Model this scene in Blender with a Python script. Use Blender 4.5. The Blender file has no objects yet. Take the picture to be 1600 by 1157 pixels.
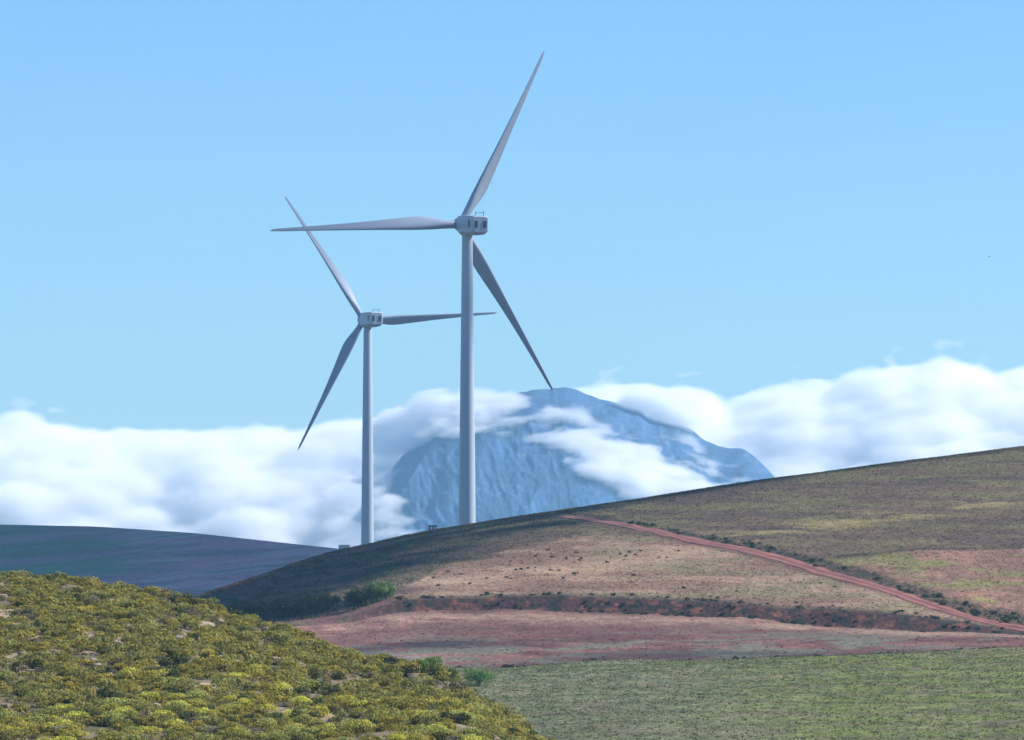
import bpy, bmesh, math, random
import numpy as np
from mathutils import Vector, Matrix

R = math.radians
random.seed(7)
rng = np.random.default_rng(11)
scene = bpy.context.scene
C = scene.collection

# ------------------------------------------------------------------ camera, sky, sun, exposure
F = 8889.0            # focal length in photograph pixels (1600 wide): a 200 mm view
CX, HY = 800.0, 900.0 # centre column, and the row of the horizon
cam_d = bpy.data.cameras.new('camera'); cam = bpy.data.objects.new('camera', cam_d); C.objects.link(cam)
cam_d.sensor_width = 36.0; cam_d.lens = 200.0
cam_d.clip_start = 1.0; cam_d.clip_end = 60000.0
cam.location = (0, 0, 0)
PITCH = math.atan((HY - 578.5) / F)
cam.rotation_euler = (math.pi / 2 + PITCH, 0, 0)
scene.camera = cam

SUN_EL, SUN_AZ = R(43), R(79)          # azimuth from +Y (away from the camera) towards +X
SUN_DIR = Vector((math.cos(SUN_EL) * math.sin(SUN_AZ), math.cos(SUN_EL) * math.cos(SUN_AZ), math.sin(SUN_EL)))
w = bpy.data.worlds.new("World"); scene.world = w; w.use_nodes = True
nt = w.node_tree
sky = nt.nodes.new('ShaderNodeTexSky'); sky.sky_type = 'NISHITA'; sky.sun_disc = False
sky.sun_elevation = SUN_EL; sky.sun_rotation = SUN_AZ
sky.air_density = 1.0; sky.dust_density = 0.0; sky.ozone_density = 5.0; sky.altitude = 200
mul = nt.nodes.new('ShaderNodeMix'); mul.data_type = 'RGBA'; mul.blend_type = 'MULTIPLY'
mul.inputs[0].default_value = 1.0; mul.inputs[7].default_value = (0.46, 0.64, 0.81, 1)
nt.links.new(sky.outputs[0], mul.inputs[6])
nt.links.new(mul.outputs[2], nt.nodes['Background'].inputs[0])
nt.nodes['Background'].inputs[1].default_value = 0.10

sd = bpy.data.lights.new('sun', 'SUN'); sun = bpy.data.objects.new('sun', sd); C.objects.link(sun)
sd.energy = 4.3; sd.angle = R(0.5); sd.color = (1.0, 0.95, 0.88)
sun.rotation_euler = SUN_DIR.to_track_quat('Z', 'Y').to_euler()

scene.view_settings.view_transform = 'Standard'; scene.view_settings.look = 'None'
scene.view_settings.exposure = 0.95; scene.view_settings.gamma = 1.0
scene.cycles.max_bounces = 48; scene.cycles.volume_bounces = 48; scene.cycles.diffuse_bounces = 2
scene.cycles.glossy_bounces = 1; scene.cycles.transparent_max_bounces = 8
scene.cycles.volume_step_rate = 1.0; scene.cycles.volume_max_steps = 256
scene.cycles.use_denoising = True

# ------------------------------------------------------------------ helpers
def hash2(ix, iy, seed):
    n = (ix.astype(np.int64) * 374761393 + iy.astype(np.int64) * 668265263 + seed * 1442695041) & 0xFFFFFFFF
    n = ((n ^ (n >> 13)) * 1274126177) & 0xFFFFFFFF
    return ((n ^ (n >> 16)) & 0xFFFF) / 65535.0
def vnoise(x, y, seed=0):
    x = np.asarray(x, float); y = np.asarray(y, float)
    ix = np.floor(x); iy = np.floor(y); fx = x - ix; fy = y - iy
    fx = fx * fx * (3 - 2 * fx); fy = fy * fy * (3 - 2 * fy)
    a = hash2(ix, iy, seed); b = hash2(ix + 1, iy, seed); c = hash2(ix, iy + 1, seed); d = hash2(ix + 1, iy + 1, seed)
    return (a * (1 - fx) + b * fx) * (1 - fy) + (c * (1 - fx) + d * fx) * fy
def fbm(x, y, seed=0, o=4, gain=0.5):
    s = 0; a = 1; t = 0
    for k in range(o):
        s = s + a * vnoise(x * 2 ** k + 17.3 * k, y * 2 ** k - 9.1 * k, seed + k); t += a; a *= gain
    return s / t
def sstep(a, b, x):
    t = np.clip((x - a) / (b - a), 0, 1); return t * t * (3 - 2 * t)
def curve(pts):
    xs = np.array([p[0] for p in pts], float); ys = np.array([p[1] for p in pts], float)
    def f(u):
        return np.interp(u, xs, ys)
    return f
def smooth_curve(pts, r=14):
    f = curve(pts)
    def g(u):
        u = np.asarray(u, float); return sum(f(u + k * r / 3.0) for k in (-3, -2, -1, 0, 1, 2, 3)) / 7.0
    return g

def link(name, me, mat=None, parent=None):
    o = bpy.data.objects.new(name, me); C.objects.link(o)
    if mat is not None: me.materials.append(mat)
    if parent is not None: o.parent = parent
    return o
def tag(o, label=None, cat=None, group=None, kind=None):
    if label: o['label'] = label
    if cat: o['category'] = cat
    if group: o['group'] = group
    if kind: o['kind'] = kind
    return o
def empty(name, loc, rz=0):
    o = bpy.data.objects.new(name, None); C.objects.link(o); o.location = loc; o.rotation_euler = (0, 0, rz)
    o.empty_display_size = 1; return o
def np_mesh(name, verts, faces, cols=None, smooth=False):
    """faces: (n,k) int array"""
    me = bpy.data.meshes.new(name)
    n, k = faces.shape
    me.vertices.add(len(verts)); me.vertices.foreach_set('co', np.ascontiguousarray(verts, dtype=np.float32).ravel())
    me.loops.add(n * k); me.loops.foreach_set('vertex_index', np.ascontiguousarray(faces, dtype=np.int32).ravel())
    me.polygons.add(n); me.polygons.foreach_set('loop_start', np.arange(0, n * k, k, dtype=np.int32))
    if smooth: me.polygons.foreach_set('use_smooth', np.ones(n, dtype=bool))
    me.update(calc_edges=True)
    if cols is not None:
        at = me.color_attributes.new('albedo', 'FLOAT_COLOR', 'POINT')
        c = np.ones((len(verts), 4), dtype=np.float32); c[:, :3] = cols
        at.data.foreach_set('color', c.ravel())
    return me
def bm_mesh(name, bm, smooth=False):
    me = bpy.data.meshes.new(name)
    bmesh.ops.recalc_face_normals(bm, faces=bm.faces)
    if smooth:
        for f in bm.faces: f.smooth = True
    bm.to_mesh(me); bm.free(); return me

class Terrain:
    """height field on a fan-shaped grid: columns u (direction), rows D (metres of depth)"""
    def __init__(self, us, Ds, yimg, relief=None):
        self.us = us; self.Ds = Ds
        self.Z = (HY - yimg) * Ds[None, :] / F
        if relief is not None: self.Z = self.Z + relief
    def z(self, X, D):
        X = np.asarray(X, float); D = np.asarray(D, float)
        u = CX + F * X / D
        i = np.clip(np.interp(u, self.us, np.arange(len(self.us))), 0, len(self.us) - 1.001)
        j = np.clip(np.interp(D, self.Ds, np.arange(len(self.Ds))), 0, len(self.Ds) - 1.001)
        i0 = i.astype(int); j0 = j.astype(int); a = i - i0; b = j - j0; Z = self.Z
        return (Z[i0, j0] * (1 - b) + Z[i0, j0 + 1] * b) * (1 - a) + (Z[i0 + 1, j0] * (1 - b) + Z[i0 + 1, j0 + 1] * b) * a
    def at(self, u, y, Dmin, Dmax):
        """first surface point met by the sight line of column u, row y"""
        Ds = np.linspace(Dmin, Dmax, 900); X = (u - CX) / F * Ds
        zz = self.z(X, Ds); yy = HY - zz / Ds * F
        k = np.argmax(yy <= y)
        if yy[k] > y: k = int(np.argmin(yy))
        return Vector((X[k], Ds[k], zz[k]))
    def mesh(self, name, cols=None):
        U, D = np.meshgrid(self.us, self.Ds, indexing='ij')
        v = np.stack([(U - CX) / F * D, D, self.Z], -1).reshape(-1, 3)
        nu, nd = U.shape
        a = (np.arange(nu - 1)[:, None] * nd + np.arange(nd - 1)[None, :]).ravel()
        f = np.stack([a, a + nd, a + nd + 1, a + 1], -1)
        return np_mesh(name, v, f, None if cols is None else cols.reshape(-1, 3), smooth=True)

def new_mat(name):
    m = bpy.data.materials.new(name); m.use_nodes = True
    return m, m.node_tree.nodes, m.node_tree.links, m.node_tree.nodes['Principled BSDF']
def ground_mat(name, noises, bump=0.3, bump_scale=1.0, rough=0.95, bdist=0.3):
    """vertex albedo broken up by several scales of noise"""
    m, N, L, P = new_mat(name)
    P.inputs['Roughness'].default_value = rough; P.inputs['Specular IOR Level'].default_value = 0.15
    at = N.new('ShaderNodeAttribute'); at.attribute_name = 'albedo'
    geo = N.new('ShaderNodeNewGeometry')
    cur = at.outputs['Color']; h = None
    for sc, lo, hi, stretch in noises:
        mp = N.new('ShaderNodeMapping'); mp.inputs['Scale'].default_value = stretch
        L.new(geo.outputs['Position'], mp.inputs['Vector'])
        n = N.new('ShaderNodeTexNoise'); n.inputs['Scale'].default_value = sc; n.inputs['Detail'].default_value = 5
        n.inputs['Roughness'].default_value = 0.65
        L.new(mp.outputs[0], n.inputs['Vector'])
        mr = N.new('ShaderNodeMapRange'); mr.inputs[1].default_value = 0.3; mr.inputs[2].default_value = 0.7
        mr.inputs[3].default_value = lo; mr.inputs[4].default_value = hi
        L.new(n.outputs[0], mr.inputs[0])
        vm = N.new('ShaderNodeVectorMath'); vm.operation = 'SCALE'
        L.new(cur, vm.inputs[0]); L.new(mr.outputs[0], vm.inputs['Scale']); cur = vm.outputs[0]
        h = n
    L.new(cur, P.inputs['Base Color'])
    b = N.new('ShaderNodeBump'); b.inputs['Strength'].default_value = bump; b.inputs['Distance'].default_value = bdist
    L.new(h.outputs[0], b.inputs['Height']); L.new(b.outputs[0], P.inputs['Normal'])
    return m
def leaf_mat(name):
    m, N, L, P = new_mat(name)
    at = N.new('ShaderNodeAttribute'); at.attribute_name = 'albedo'
    oi = N.new('ShaderNodeObjectInfo')
    hs = N.new('ShaderNodeHueSaturation')
    mr = N.new('ShaderNodeMapRange'); mr.inputs[3].default_value = 0.7; mr.inputs[4].default_value = 1.3
    L.new(oi.outputs['Random'], mr.inputs[0]); L.new(mr.outputs[0], hs.inputs['Value'])
    mr2 = N.new('ShaderNodeMapRange'); mr2.inputs[3].default_value = 0.485; mr2.inputs[4].default_value = 0.515
    L.new(oi.outputs['Random'], mr2.inputs[0]); L.new(mr2.outputs[0], hs.inputs['Hue'])
    L.new(at.outputs['Color'], hs.inputs['Color'])
    L.new(hs.outputs[0], P.inputs['Base Color']); P.inputs['Roughness'].default_value = 0.75
    P.inputs['Specular IOR Level'].default_value = 0.2
    tr = N.new('ShaderNodeBsdfTranslucent'); L.new(hs.outputs[0], tr.inputs['Color'])
    mx = N.new('ShaderNodeMixShader'); mx.inputs[0].default_value = 0.42
    L.new(P.outputs[0], mx.inputs[1]); L.new(tr.outputs[0], mx.inputs[2])
    L.new(mx.outputs[0], N['Material Output'].inputs['Surface'])
    return m
def plain_mat(name, col, rough=0.5, spec=0.5, noise=0.0, nscale=1.0, stretch=(1, 1, 1), metal=0):
    m, N, L, P = new_mat(name)
    P.inputs['Base Color'].default_value = (*col, 1); P.inputs['Roughness'].default_value = rough
    P.inputs['Specular IOR Level'].default_value = spec; P.inputs['Metallic'].default_value = metal
    if noise:
        tc = N.new('ShaderNodeTexCoord'); mp = N.new('ShaderNodeMapping'); mp.inputs['Scale'].default_value = stretch
        n = N.new('ShaderNodeTexNoise'); n.inputs['Scale'].default_value = nscale; n.inputs['Detail'].default_value = 6
        L.new(tc.outputs['Object'], mp.inputs[0]); L.new(mp.outputs[0], n.inputs['Vector'])
        mr = N.new('ShaderNodeMapRange'); mr.inputs[1].default_value = .3; mr.inputs[2].default_value = .7
        mr.inputs[3].default_value = 1 - noise; mr.inputs[4].default_value = 1 + noise * .4
        L.new(n.outputs[0], mr.inputs[0])
        vm = N.new('ShaderNodeVectorMath'); vm.operation = 'SCALE'; vm.inputs[0].default_value = col
        L.new(mr.outputs[0], vm.inputs['Scale']); L.new(vm.outputs[0], P.inputs['Base Color'])
    return m

M_field = ground_mat('field_soil', [(0.02, .88, 1.12, (1, 1, 1)), (0.25, .75, 1.25, (1, .8, 1)), (1.1, .55, 1.45, (1, .6, 1))], bump=.7, bdist=.5)
M_back = ground_mat('far_field_soil', [(0.02, .85, 1.15, (1, .4, 1)), (0.5, .7, 1.3, (.6, .6, 1))], bump=.6, bdist=.8)
M_fore = ground_mat('stony_slope_soil', [(0.3, .8, 1.15, (1, 1, 1)), (3.0, .6, 1.3, (1, 1, 1))], bump=.8, bdist=.1)
M_mount = ground_mat('mountain_rock', [(0.008, .85, 1.15, (1, 1, 1)), (0.06, .8, 1.25, (1, 1, 1))], bump=.3, bdist=4)
M_road = ground_mat('red_dirt', [(0.3, .8, 1.2, (1, 1, 1)), (2.0, .8, 1.2, (1, 1, 1))], bump=.5, bdist=.1)
M_leaf = leaf_mat('foliage')
M_bark = plain_mat('bark', (.09, .065, .045), .9, .1, .4, 4)
M_white = plain_mat('turbine_paint', (.40, .47, .55), .38, .4, .06, .25, (1, 1, .12))
M_blade = plain_mat('blade_gelcoat', (.29, .34, .43), .35, .4, .05, .2)
M_seam = plain_mat('seam_metal', (.36, .38, .41), .5, .4)
M_vent = plain_mat('vent_dark', (.05, .065, .09), .5, .4)
M_rail = plain_mat('galvanised_steel', (.12, .14, .16), .45, .5, metal=.4)
M_kiosk = plain_mat('kiosk_paint', (.82, .83, .82), .6, .3, .1, 2)
M_kcab = plain_mat('kiosk_dark_paint', (.10, .13, .17), .6, .3)
M_louvre = plain_mat('kiosk_louvre', (.2, .23, .27), .6, .3)
M_kroof = plain_mat('kiosk_roof', (.06, .075, .09), .6, .3)
M_rock = plain_mat('rock', (.30, .245, .215), .9, .2, .35, 3)
M_dark = plain_mat('bird_feathers', (.02, .02, .022), .8, .2)

# ------------------------------------------------------------------ lines of the place, as seen columns/rows
SKY_MAIN = smooth_curve([(-600, 1120), (0, 1030), (200, 985), (300, 938), (330, 926), (400, 903), (440, 890), (480, 876), (520, 864), (545, 859), (575, 853),
    (620, 842), (660, 833), (700, 826), (733, 821), (780, 813), (820, 807), (900, 795), (1000, 781), (1100, 765), (1200, 750), (1300, 737), (1400, 724),
    (1500, 711), (1600, 699), (1800, 672), (2300, 620)])
L3 = smooth_curve([(-600, 1140), (0, 1060), (250, 1000), (400, 978), (470, 972), (534, 964), (575, 950), (612, 939), (700, 937), (780, 935), (876, 932), (972, 935), (1052, 938),
    (1132, 941), (1200, 948), (1276, 953), (1359, 957), (1436, 967), (1500, 975), (1560, 986), (1640, 992), (1800, 1000), (2300, 1010)])
L2 = smooth_curve([(-600, 1150), (0, 1070), (250, 1008), (400, 985), (470, 978), (534, 973), (575, 964), (612, 957), (700, 954), (780, 954), (876, 956), (1004, 959), (1068, 961), (1132, 963),
    (1200, 968), (1276, 976), (1340, 982), (1436, 988), (1516, 989), (1580, 993), (1640, 998), (1800, 1006), (2300, 1016)])
L1 = smooth_curve([(-600, 1200), (0, 1110), (400, 1060), (640, 1046), (700, 1043), (806, 1042), (924, 1035), (1000, 1032), (1200, 1029), (1340, 1023), (1420, 1019), (1532, 1017), (1600, 1013), (1800, 1018), (2300, 1030)])
ROAD = [(872, 807), (900, 811), (930, 814), (956, 818), (988, 825), (1036, 834), (1068, 842), (1100, 849), (1164, 860), (1200, 869), (1228, 877), (1276, 892), (1340, 909), (1404, 929), (1452, 946), (1500, 962), (1548, 974), (1600, 984), (1680, 1000), (1800, 1022)]
ROADC = smooth_curve(ROAD, 8)
SKY_FORE = smooth_curve([(-1600, 840), (-400, 880), (0, 897), (41, 898), (78, 903), (125, 908), (175, 913), (219, 922), (266, 928), (297, 934), (331, 947), (350, 957), (375, 964), (431, 982),
    (469, 994), (500, 1003), (540, 1016), (572, 1026), (619, 1032), (666, 1037), (694, 1049), (712, 1062), (740, 1082), (800, 1120), (900, 1190), (1100, 1330), (1500, 1500)], 8)
SKY_BACK = smooth_curve([(-900, 800), (-300, 815), (0, 820), (150, 823), (300, 833), (430, 847), (540, 859), (700, 882), (900, 915), (1300, 960)])
RIDGE = smooth_curve([(300, 1050), (420, 985), (520, 930), (570, 850), (584, 790), (600, 745), (638, 700), (700, 655), (745, 631), (794, 617), (848, 607.5), (885, 606), (910, 614), (951, 629), (976, 635), (1001, 641), (1013, 653),
    (1075, 670), (1096, 685), (1125, 701), (1158, 702), (1174, 710), (1199, 734), (1212, 750), (1260, 800), (1340, 880), (1500, 960)], 5)

# ------------------------------------------------------------------ ground sheet reaching the horizon
xs = np.array([-4000, -2000, -1000, -500, -250, -100, 0, 100, 250, 500, 1000, 2000, 4000.])
ys = np.array([-1200, -400, -200, -50, 0, 20, 60, 120, 200, 300, 420, 600, 800, 1200, 2500, 5000, 8000, 10640.])
zc = curve([(-2500, -1.7), (20, -1.7), (300, -21), (420, -32), (800, -70), (20000, -70)])
X_, Y_ = np.meshgrid(xs, ys, indexing='ij'); v = np.stack([X_, Y_, zc(Y_)], -1).reshape(-1, 3)
a = (np.arange(len(xs) - 1)[:, None] * len(ys) + np.arange(len(ys) - 1)[None, :]).ravel()
gm = np_mesh('ground', v, np.stack([a, a + len(ys), a + len(ys) + 1, a + 1], -1), np.tile([.13, .12, .06], (len(v), 1)), True)
tag(link('ground', gm, M_back), kind='structure')

# ------------------------------------------------------------------ main hill
us = np.arange(-500, 2150, 2.5)
Dsm = np.unique(np.concatenate([np.linspace(620, 960, 240), np.linspace(960, 1148, 120), np.linspace(1148, 1156, 14), np.linspace(1156, 1500, 230),
                                np.linspace(1500, 1560, 20), np.linspace(1560, 2250, 40), np.linspace(2250, 2700, 10)]))
U, D = np.meshgrid(us, Dsm, indexing='ij')
def main_y(U, D):
    s6, l3, l2, l1 = SKY_MAIN(U), L3(U), L2(U), L1(U)
    y = np.zeros_like(D)
    yb = l1 + 330; t = (D - 620) / (1045 - 620)
    y = np.where(D < 1045, yb + (l1 - yb) * (1 - (1 - t) ** 2.2), y)
    t = (D - 1045) / (1150 - 1045); y = np.where((D >= 1045) & (D < 1150), l1 + (l2 - l1) * (t * .75 + .25 * t * t), y)
    t = (D - 1150) / 4.; y = np.where((D >= 1150) & (D < 1154), l2 + (l3 - l2) * t, y)
    t = np.clip((D - 1154) / (1500 - 1154), 0, 1); y = np.where((D >= 1154) & (D < 1500), l3 + (s6 - l3) * (1 - (1 - t) ** 1.7), y)
    y = np.where(D >= 1500, s6 + 17 * sstep(1500, 1640, D) - 1.0 * sstep(1700, 2150, D) + 420 * np.clip((D - 2250) / 450, 0, 1), y)
    return y
rel = (fbm(U * D / F / 18, D / 30, 3) - .5) * 1.2 + (fbm(U * D / F / 3, D / 5, 8) - .5) * .35
rel *= 1 - .8 * np.exp(-((D - 1500) / 40) ** 2)
Ym = main_y(U, D)
main = Terrain(us, Dsm, Ym, rel)
Yv = HY - main.Z / D * F               # the row each point is seen at: used only to look up which field it belongs to
s6, l3, l2, l1, rc = SKY_MAIN(U), L3(U), L2(U), L1(U), ROADC(U)
XW = (U - CX) / F * D
def mixc(c, col, m): return c * (1 - m[..., None]) + np.array(col) * m[..., None]
def streak(seed, ax=60, ay=4.5): return fbm(U / ax + Ym / 40, Ym / ay, seed, 4, .6)
c = np.zeros(U.shape + (3,))
RED, PINK, TAN, GREEN, GGREEN, DARK, OLIVE = (.175, .08, .072), (.30, .19, .15), (.35, .255, .175), (.13, .17, .07), (.20, .20, .15), (.045, .05, .03), (.165, .125, .08)
# upper hill pasture
c[:] = OLIVE
c = mixc(c, (.175, .165, .075), sstep(.42, .6, streak(21, 120, 9)))
c = mixc(c, (.11, .08, .065), .8 * sstep(.47, .6, streak(22, 160, 7)))
c = mixc(c, (.34, .30, .12), sstep(.4, .55, streak(24, 140, 8)) * np.exp(-((Ym - (842 - .13 * (U - 1120))) / 11) ** 2) * sstep(1060, 1150, U) * .9)  # sunlit yellow-green streaks put into the pasture colour
# heath-covered left shoulder
sh = sstep(760, 560, U)
c = mixc(c, (.085, .095, .05), sh * .8); c = mixc(c, (.17, .11, .10), sh * sstep(.48, .6, streak(25, 50, 5)) * .85); c = mixc(c, (.035, .05, .028), sh * sstep(.54, .62, fbm(U / 16, Ym / 4, 27)) * .8)
# stubble field between road, bank and the shoulder
up = curve([(600, 930), (640, 912), (700, 884), (800, 857), (880, 843), (940, 832), (1000, 835)])(U); up = np.where(U > 960, np.maximum(up, rc), up)
tan = sstep(-4, 5, Ym - up + (fbm(U / 9, Ym / 3, 31) - .5) * 10) * (D > 1150) * sstep(595, 625, U)
tf = np.zeros_like(c); tf[:] = (.26, .17, .12)
tf = mixc(tf, TAN, sstep(.42, .6, streak(32, 110, 8))); tf = mixc(tf, (.24, .22, .12), .8 * sstep(.47, .6, streak(33, 150, 7)) * sstep(800, 1000, U))
tf = mixc(tf, (.44, .32, .21), .9 * np.exp(-((Ym - (914 - .13 * (U - 700))) / 13) ** 2) * sstep(620, 700, U) * sstep(1330, 1000, U) * sstep(.25, .5, streak(34, 60, 4)))
c = c * (1 - tan[..., None]) + tf * tan[..., None]
# right field above the road, below the field line
f1 = curve([(1240, 866), (1285, 871), (1372, 866), (1436, 858), (1600, 857), (2300, 850)])(U)
rf = sstep(-1, 2, Ym - f1) * (Ym < rc) * sstep(1268, 1300, U)
rfc = np.zeros_like(c); rfc[:] = (.27, .17, .12)
rfc = mixc(rfc, (.24, .25, .09), .85 * sstep(.45, .58, fbm(U / 60 - Ym / 30, Ym / 7, 41))); rfc = mixc(rfc, (.36, .21, .155), .7 * sstep(.5, .62, fbm(U / 50, Ym / 5, 42)))
c = c * (1 - rf[..., None]) + rfc * rf[..., None]
c = mixc(c, (.05, .035, .03), .95 * np.exp(-((Ym - f1) / 2.6) ** 2) * sstep(1290, 1320, U) * (.6 + .4 * vnoise(U / 15, U * 0, 4)))
# verge above the road
vw = 7 + 14 * sstep(900, 1400, U); dv = rc - Ym
verge = sstep(2, 5, dv) * sstep(vw * 1.4, vw * .7, dv + (fbm(U / 10, Ym / 4, 51) - .5) * 8) * sstep(850, 900, U)
c = mixc(c, (.085, .06, .045), verge * .85); c = mixc(c, DARK, verge * sstep(.5, .6, fbm(U / 9, Ym / 3, 52)))
c = mixc(c, (.15, .085, .06), .8 * sstep(9, 5, np.abs(Ym - rc)) * sstep(880, 940, U))
# dark band following the shoulder
bd = curve([(520, 915), (600, 893), (680, 866), (740, 846), (800, 830), (860, 818), (920, 812)])(U)
c = mixc(c, (.04, .05, .028), .85 * np.exp(-((Ym - bd + (fbm(U / 14, Ym / 5, 61) - .5) * 14) / 7) ** 2) * sstep(500, 560, U) * sstep(960, 900, U))
# bank
bank = (D > 1149.3) & (D < 1155.5)
bc = np.zeros_like(c); bc[:] = (.08, .04, .04); bc = mixc(bc, (.20, .085, .06), sstep(.55, .65, fbm(U / 14, Ym / 4, 71))); bc = mixc(bc, (.035, .035, .028), sstep(.48, .6, fbm(U / 12, Ym / 4, 72)))
c = np.where((bank & (U > 585))[..., None], bc, c)
c = mixc(c, (.05, .045, .032), .7 * np.exp(-((Ym - l3 + 2) / 3) ** 2) * (D > 1150) * (U > 590))
# red slip at the left foot of the hill
c = mixc(c, (.17, .075, .06), sstep(30, 14, np.hypot((U - 372) / 1.4, (Ym - 918) * 1.6)) * .9)
c = mixc(c, (.16, .085, .08), .85 * sstep(640, 600, U) * sstep(430, 500, U) * (D > 1100) * (D < 1166) * sstep(.3, .5, fbm(U / 20, Ym / 5, 77)))
# lower terrace, red soil with greenish and pale streaks
lt = (D <= 1149.3) & (D > 1045)
lc = np.zeros_like(c); lc[:] = RED
rel_y = (Ym - l2) / (l1 - l2)
lc = mixc(lc, (.34, .19, .155), .9 * sstep(.4, .62, streak(81, 110, 5)) * (.55 + .45 * np.cos(rel_y * 9)))
lc = mixc(lc, GGREEN, sstep(.42, .56, streak(82, 80, 5)) * (sstep(.3, .7, rel_y) * .8 + .2 + .5 * sstep(1000, 1300, U)).clip(0, 1))
lc = mixc(lc, (.42, .29, .21), .9 * np.exp(-((rel_y - .12) / .1) ** 2) * sstep(.3, .6, streak(83, 90, 4)))
c = np.where(lt[..., None], lc, c)
# hedge line and the green crop below it
c = mixc(c, (.06, .045, .035), .85 * np.exp(-((Ym - l1) / 4.0) ** 2) * (.35 + .65 * vnoise(U / 22, Ym / 9, 92)) * (D < 1100))
gc = np.zeros_like(c); gc[:] = (.19, .23, .12); gc = mixc(gc, (.20, .26, .065), sstep(980, 1350, U) * .8); gc = mixc(gc, (.25, .22, .15), .5 * sstep(.5, .65, streak(93, 90, 6)))
gc = gc * (1 + .12 * np.sin((D + .12 * (U - CX) * D / F) * 2.1))[..., None]
tl_ = np.abs(((D + .42 * (U - CX) * D / F) % 21.) - 10.5); gc = mixc(gc, (.15, .14, .085), .75 * sstep(1.5, .5, np.abs(tl_ - 1.2)))
gc = mixc(gc, (.11, .14, .06), .6 * sstep(.5, .62, fbm(U / 22, Ym / 2.4, 94)))
gm_ = sstep(1043, 1038, D); c = c * (1 - gm_[..., None]) + gc * gm_[..., None]
c = c * (.62 + .26 * sh[..., None]) * np.array([1.05, .95, .93]); c[(D < 1149) & (D > 1045)] *= .88
hill = link('main_hill', main.mesh('main_hill', c), M_field); tag(hill, kind='structure')

# ------------------------------------------------------------------ red dirt road
pts = []
for (u, y) in [(u, float(ROADC(u))) for u in np.arange(872, 1800, 6)]:
    pts.append(main.at(u, y, 1050, 1499) if y < float(L3(u)) else main.at(u, y, 1000, 1400))
P = np.array([p[:] for p in pts]); k = np.ones(9) / 9
P = np.stack([np.convolve(np.pad(P[:, i], 4, mode='edge'), k, 'valid') for i in range(3)], -1)
T = np.gradient(P[:, :2], axis=0); T /= np.linalg.norm(T, axis=1)[:, None]; Nn = np.stack([-T[:, 1], T[:, 0]], -1)
acr = np.array([-3.4, -2.9, -2.3, -1.7, -1.2, -.4, .4, 1.2, 1.7, 2.3, 2.9, 3.4]); acrc = np.array([-1.2, -.2, .9, 1.7, .8, -.3, -.3, .8, 1.7, .9, -.2, -1.2])
rv = []; rcol = []
for i in range(len(P)):
    wd = .36 + .46 * min(1, i / 55)
    for kx, o in enumerate(acr):
        jit = (vnoise(i / 3., kx * 3.1 if abs(o) > 3 else 0, 5) - .5) * (.8 if abs(o) > 2.8 else 0) * 1.6
        q = P[i, :2] + Nn[i] * (o * wd + jit)
        z = max(float(main.z(q[0], q[1])), float(main.z(P[i, 0], P[i, 1])) - .5 if abs(o) < 2.5 else -99)
        rv.append((q[0], q[1], z + (.14 if abs(o) < 3 else -.12)))
        nz = .6 + .8 * fbm(i / 3.5, kx * .8, 9, 3)
        rcol.append(np.array((.205, .086, .070)) * nz * (.75 + .25 * acrc[kx]))
n = len(acr); a = (np.arange(len(P) - 1)[:, None] * n + np.arange(n - 1)[None, :]).ravel()
rm = np_mesh('dirt_road', np.array(rv), np.stack([a, a + n, a + n + 1, a + 1], -1), np.array(rcol), True)
tag(link('dirt_road', rm, M_road), kind='structure')

# ------------------------------------------------------------------ left back hill
usb = np.arange(-900, 1300, 5.); Dsb = np.unique(np.concatenate([np.linspace(2300, 2900, 160), np.linspace(2900, 3500, 20)]))
U, D = np.meshgrid(usb, Dsb, indexing='ij'); sb = SKY_BACK(U); t = np.clip((D - 2300) / 600, 0, 1)
Yb = np.where(D < 2900, sb + 175 - 175 * (1 - (1 - t) ** 1.5), sb + 150 * ((D - 2900) / 600))
relb = (fbm(U / 60, D / 50, 5) - .5) * 1.5 * (1 - np.exp(-((D - 2900) / 80) ** 2))
back = Terrain(usb, Dsb, Yb, relb)
ph = Yb + .10 * U
c = np.zeros(U.shape + (3,)); c[:] = (.165, .115, .12)
c = mixc(c, (.075, .12, .075), sstep(.42, .56, fbm(U / 200, ph / 16, 103)) * sstep(420, 150, U)); c = mixc(c, (.26, .13, .15), sstep(.34, .5, fbm(U / 120, Yb / 9, 104)) * sstep(120, 350, U))
c = mixc(c, (.25, .21, .20), .5 * sstep(.54, .64, vnoise(U / 90, (Yb + .12 * U) / 3.2, 105)) * sstep(150, 260, U))
c = mixc(c, (.07, .08, .055), .5 * sstep(.52, .72, vnoise(U / 120, (Yb + .06 * U) / 5, 106)))
c = c * np.array([2.6, 2.15, 1.7])
tag(link('back_hill', back.mesh('back_hill', c), M_back), kind='structure')

# ------------------------------------------------------------------ foreground hill
usf = np.arange(-1500, 1500, 5.); Dsf = np.unique(np.concatenate([np.linspace(300, 430, 30), np.linspace(430, 640, 150), np.linspace(640, 900, 30)]))
U, D = np.meshgrid(usf, Dsf, indexing='ij'); sf = SKY_FORE(U) + 6
cr = 635 - 75 * sstep(0, 720, U)                     # depth of the crest
yb = np.maximum(1160, sf + 60)
t = (D - 430) / (cr - 430)
Yf = np.where(D < 430, yb + 330 * (430 - D) / 130, np.where(D < cr, sf + (yb - sf) * np.clip(1 - t, 0, 1) ** 1.35, sf + 190 * np.clip((D - cr), 0, None) / 265))
relf = (fbm(U * D / F / 9, D / 16, 15) - .5) * 1.6 * sstep(640, 560, D) + (fbm(U * D / F / 1.5, D / 3, 16) - .5) * .25
fore = Terrain(usf, Dsf, Yf, relf)
XW = U * D / F
c = np.zeros(U.shape + (3,)); c[:] = (.17, .13, .085)
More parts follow.
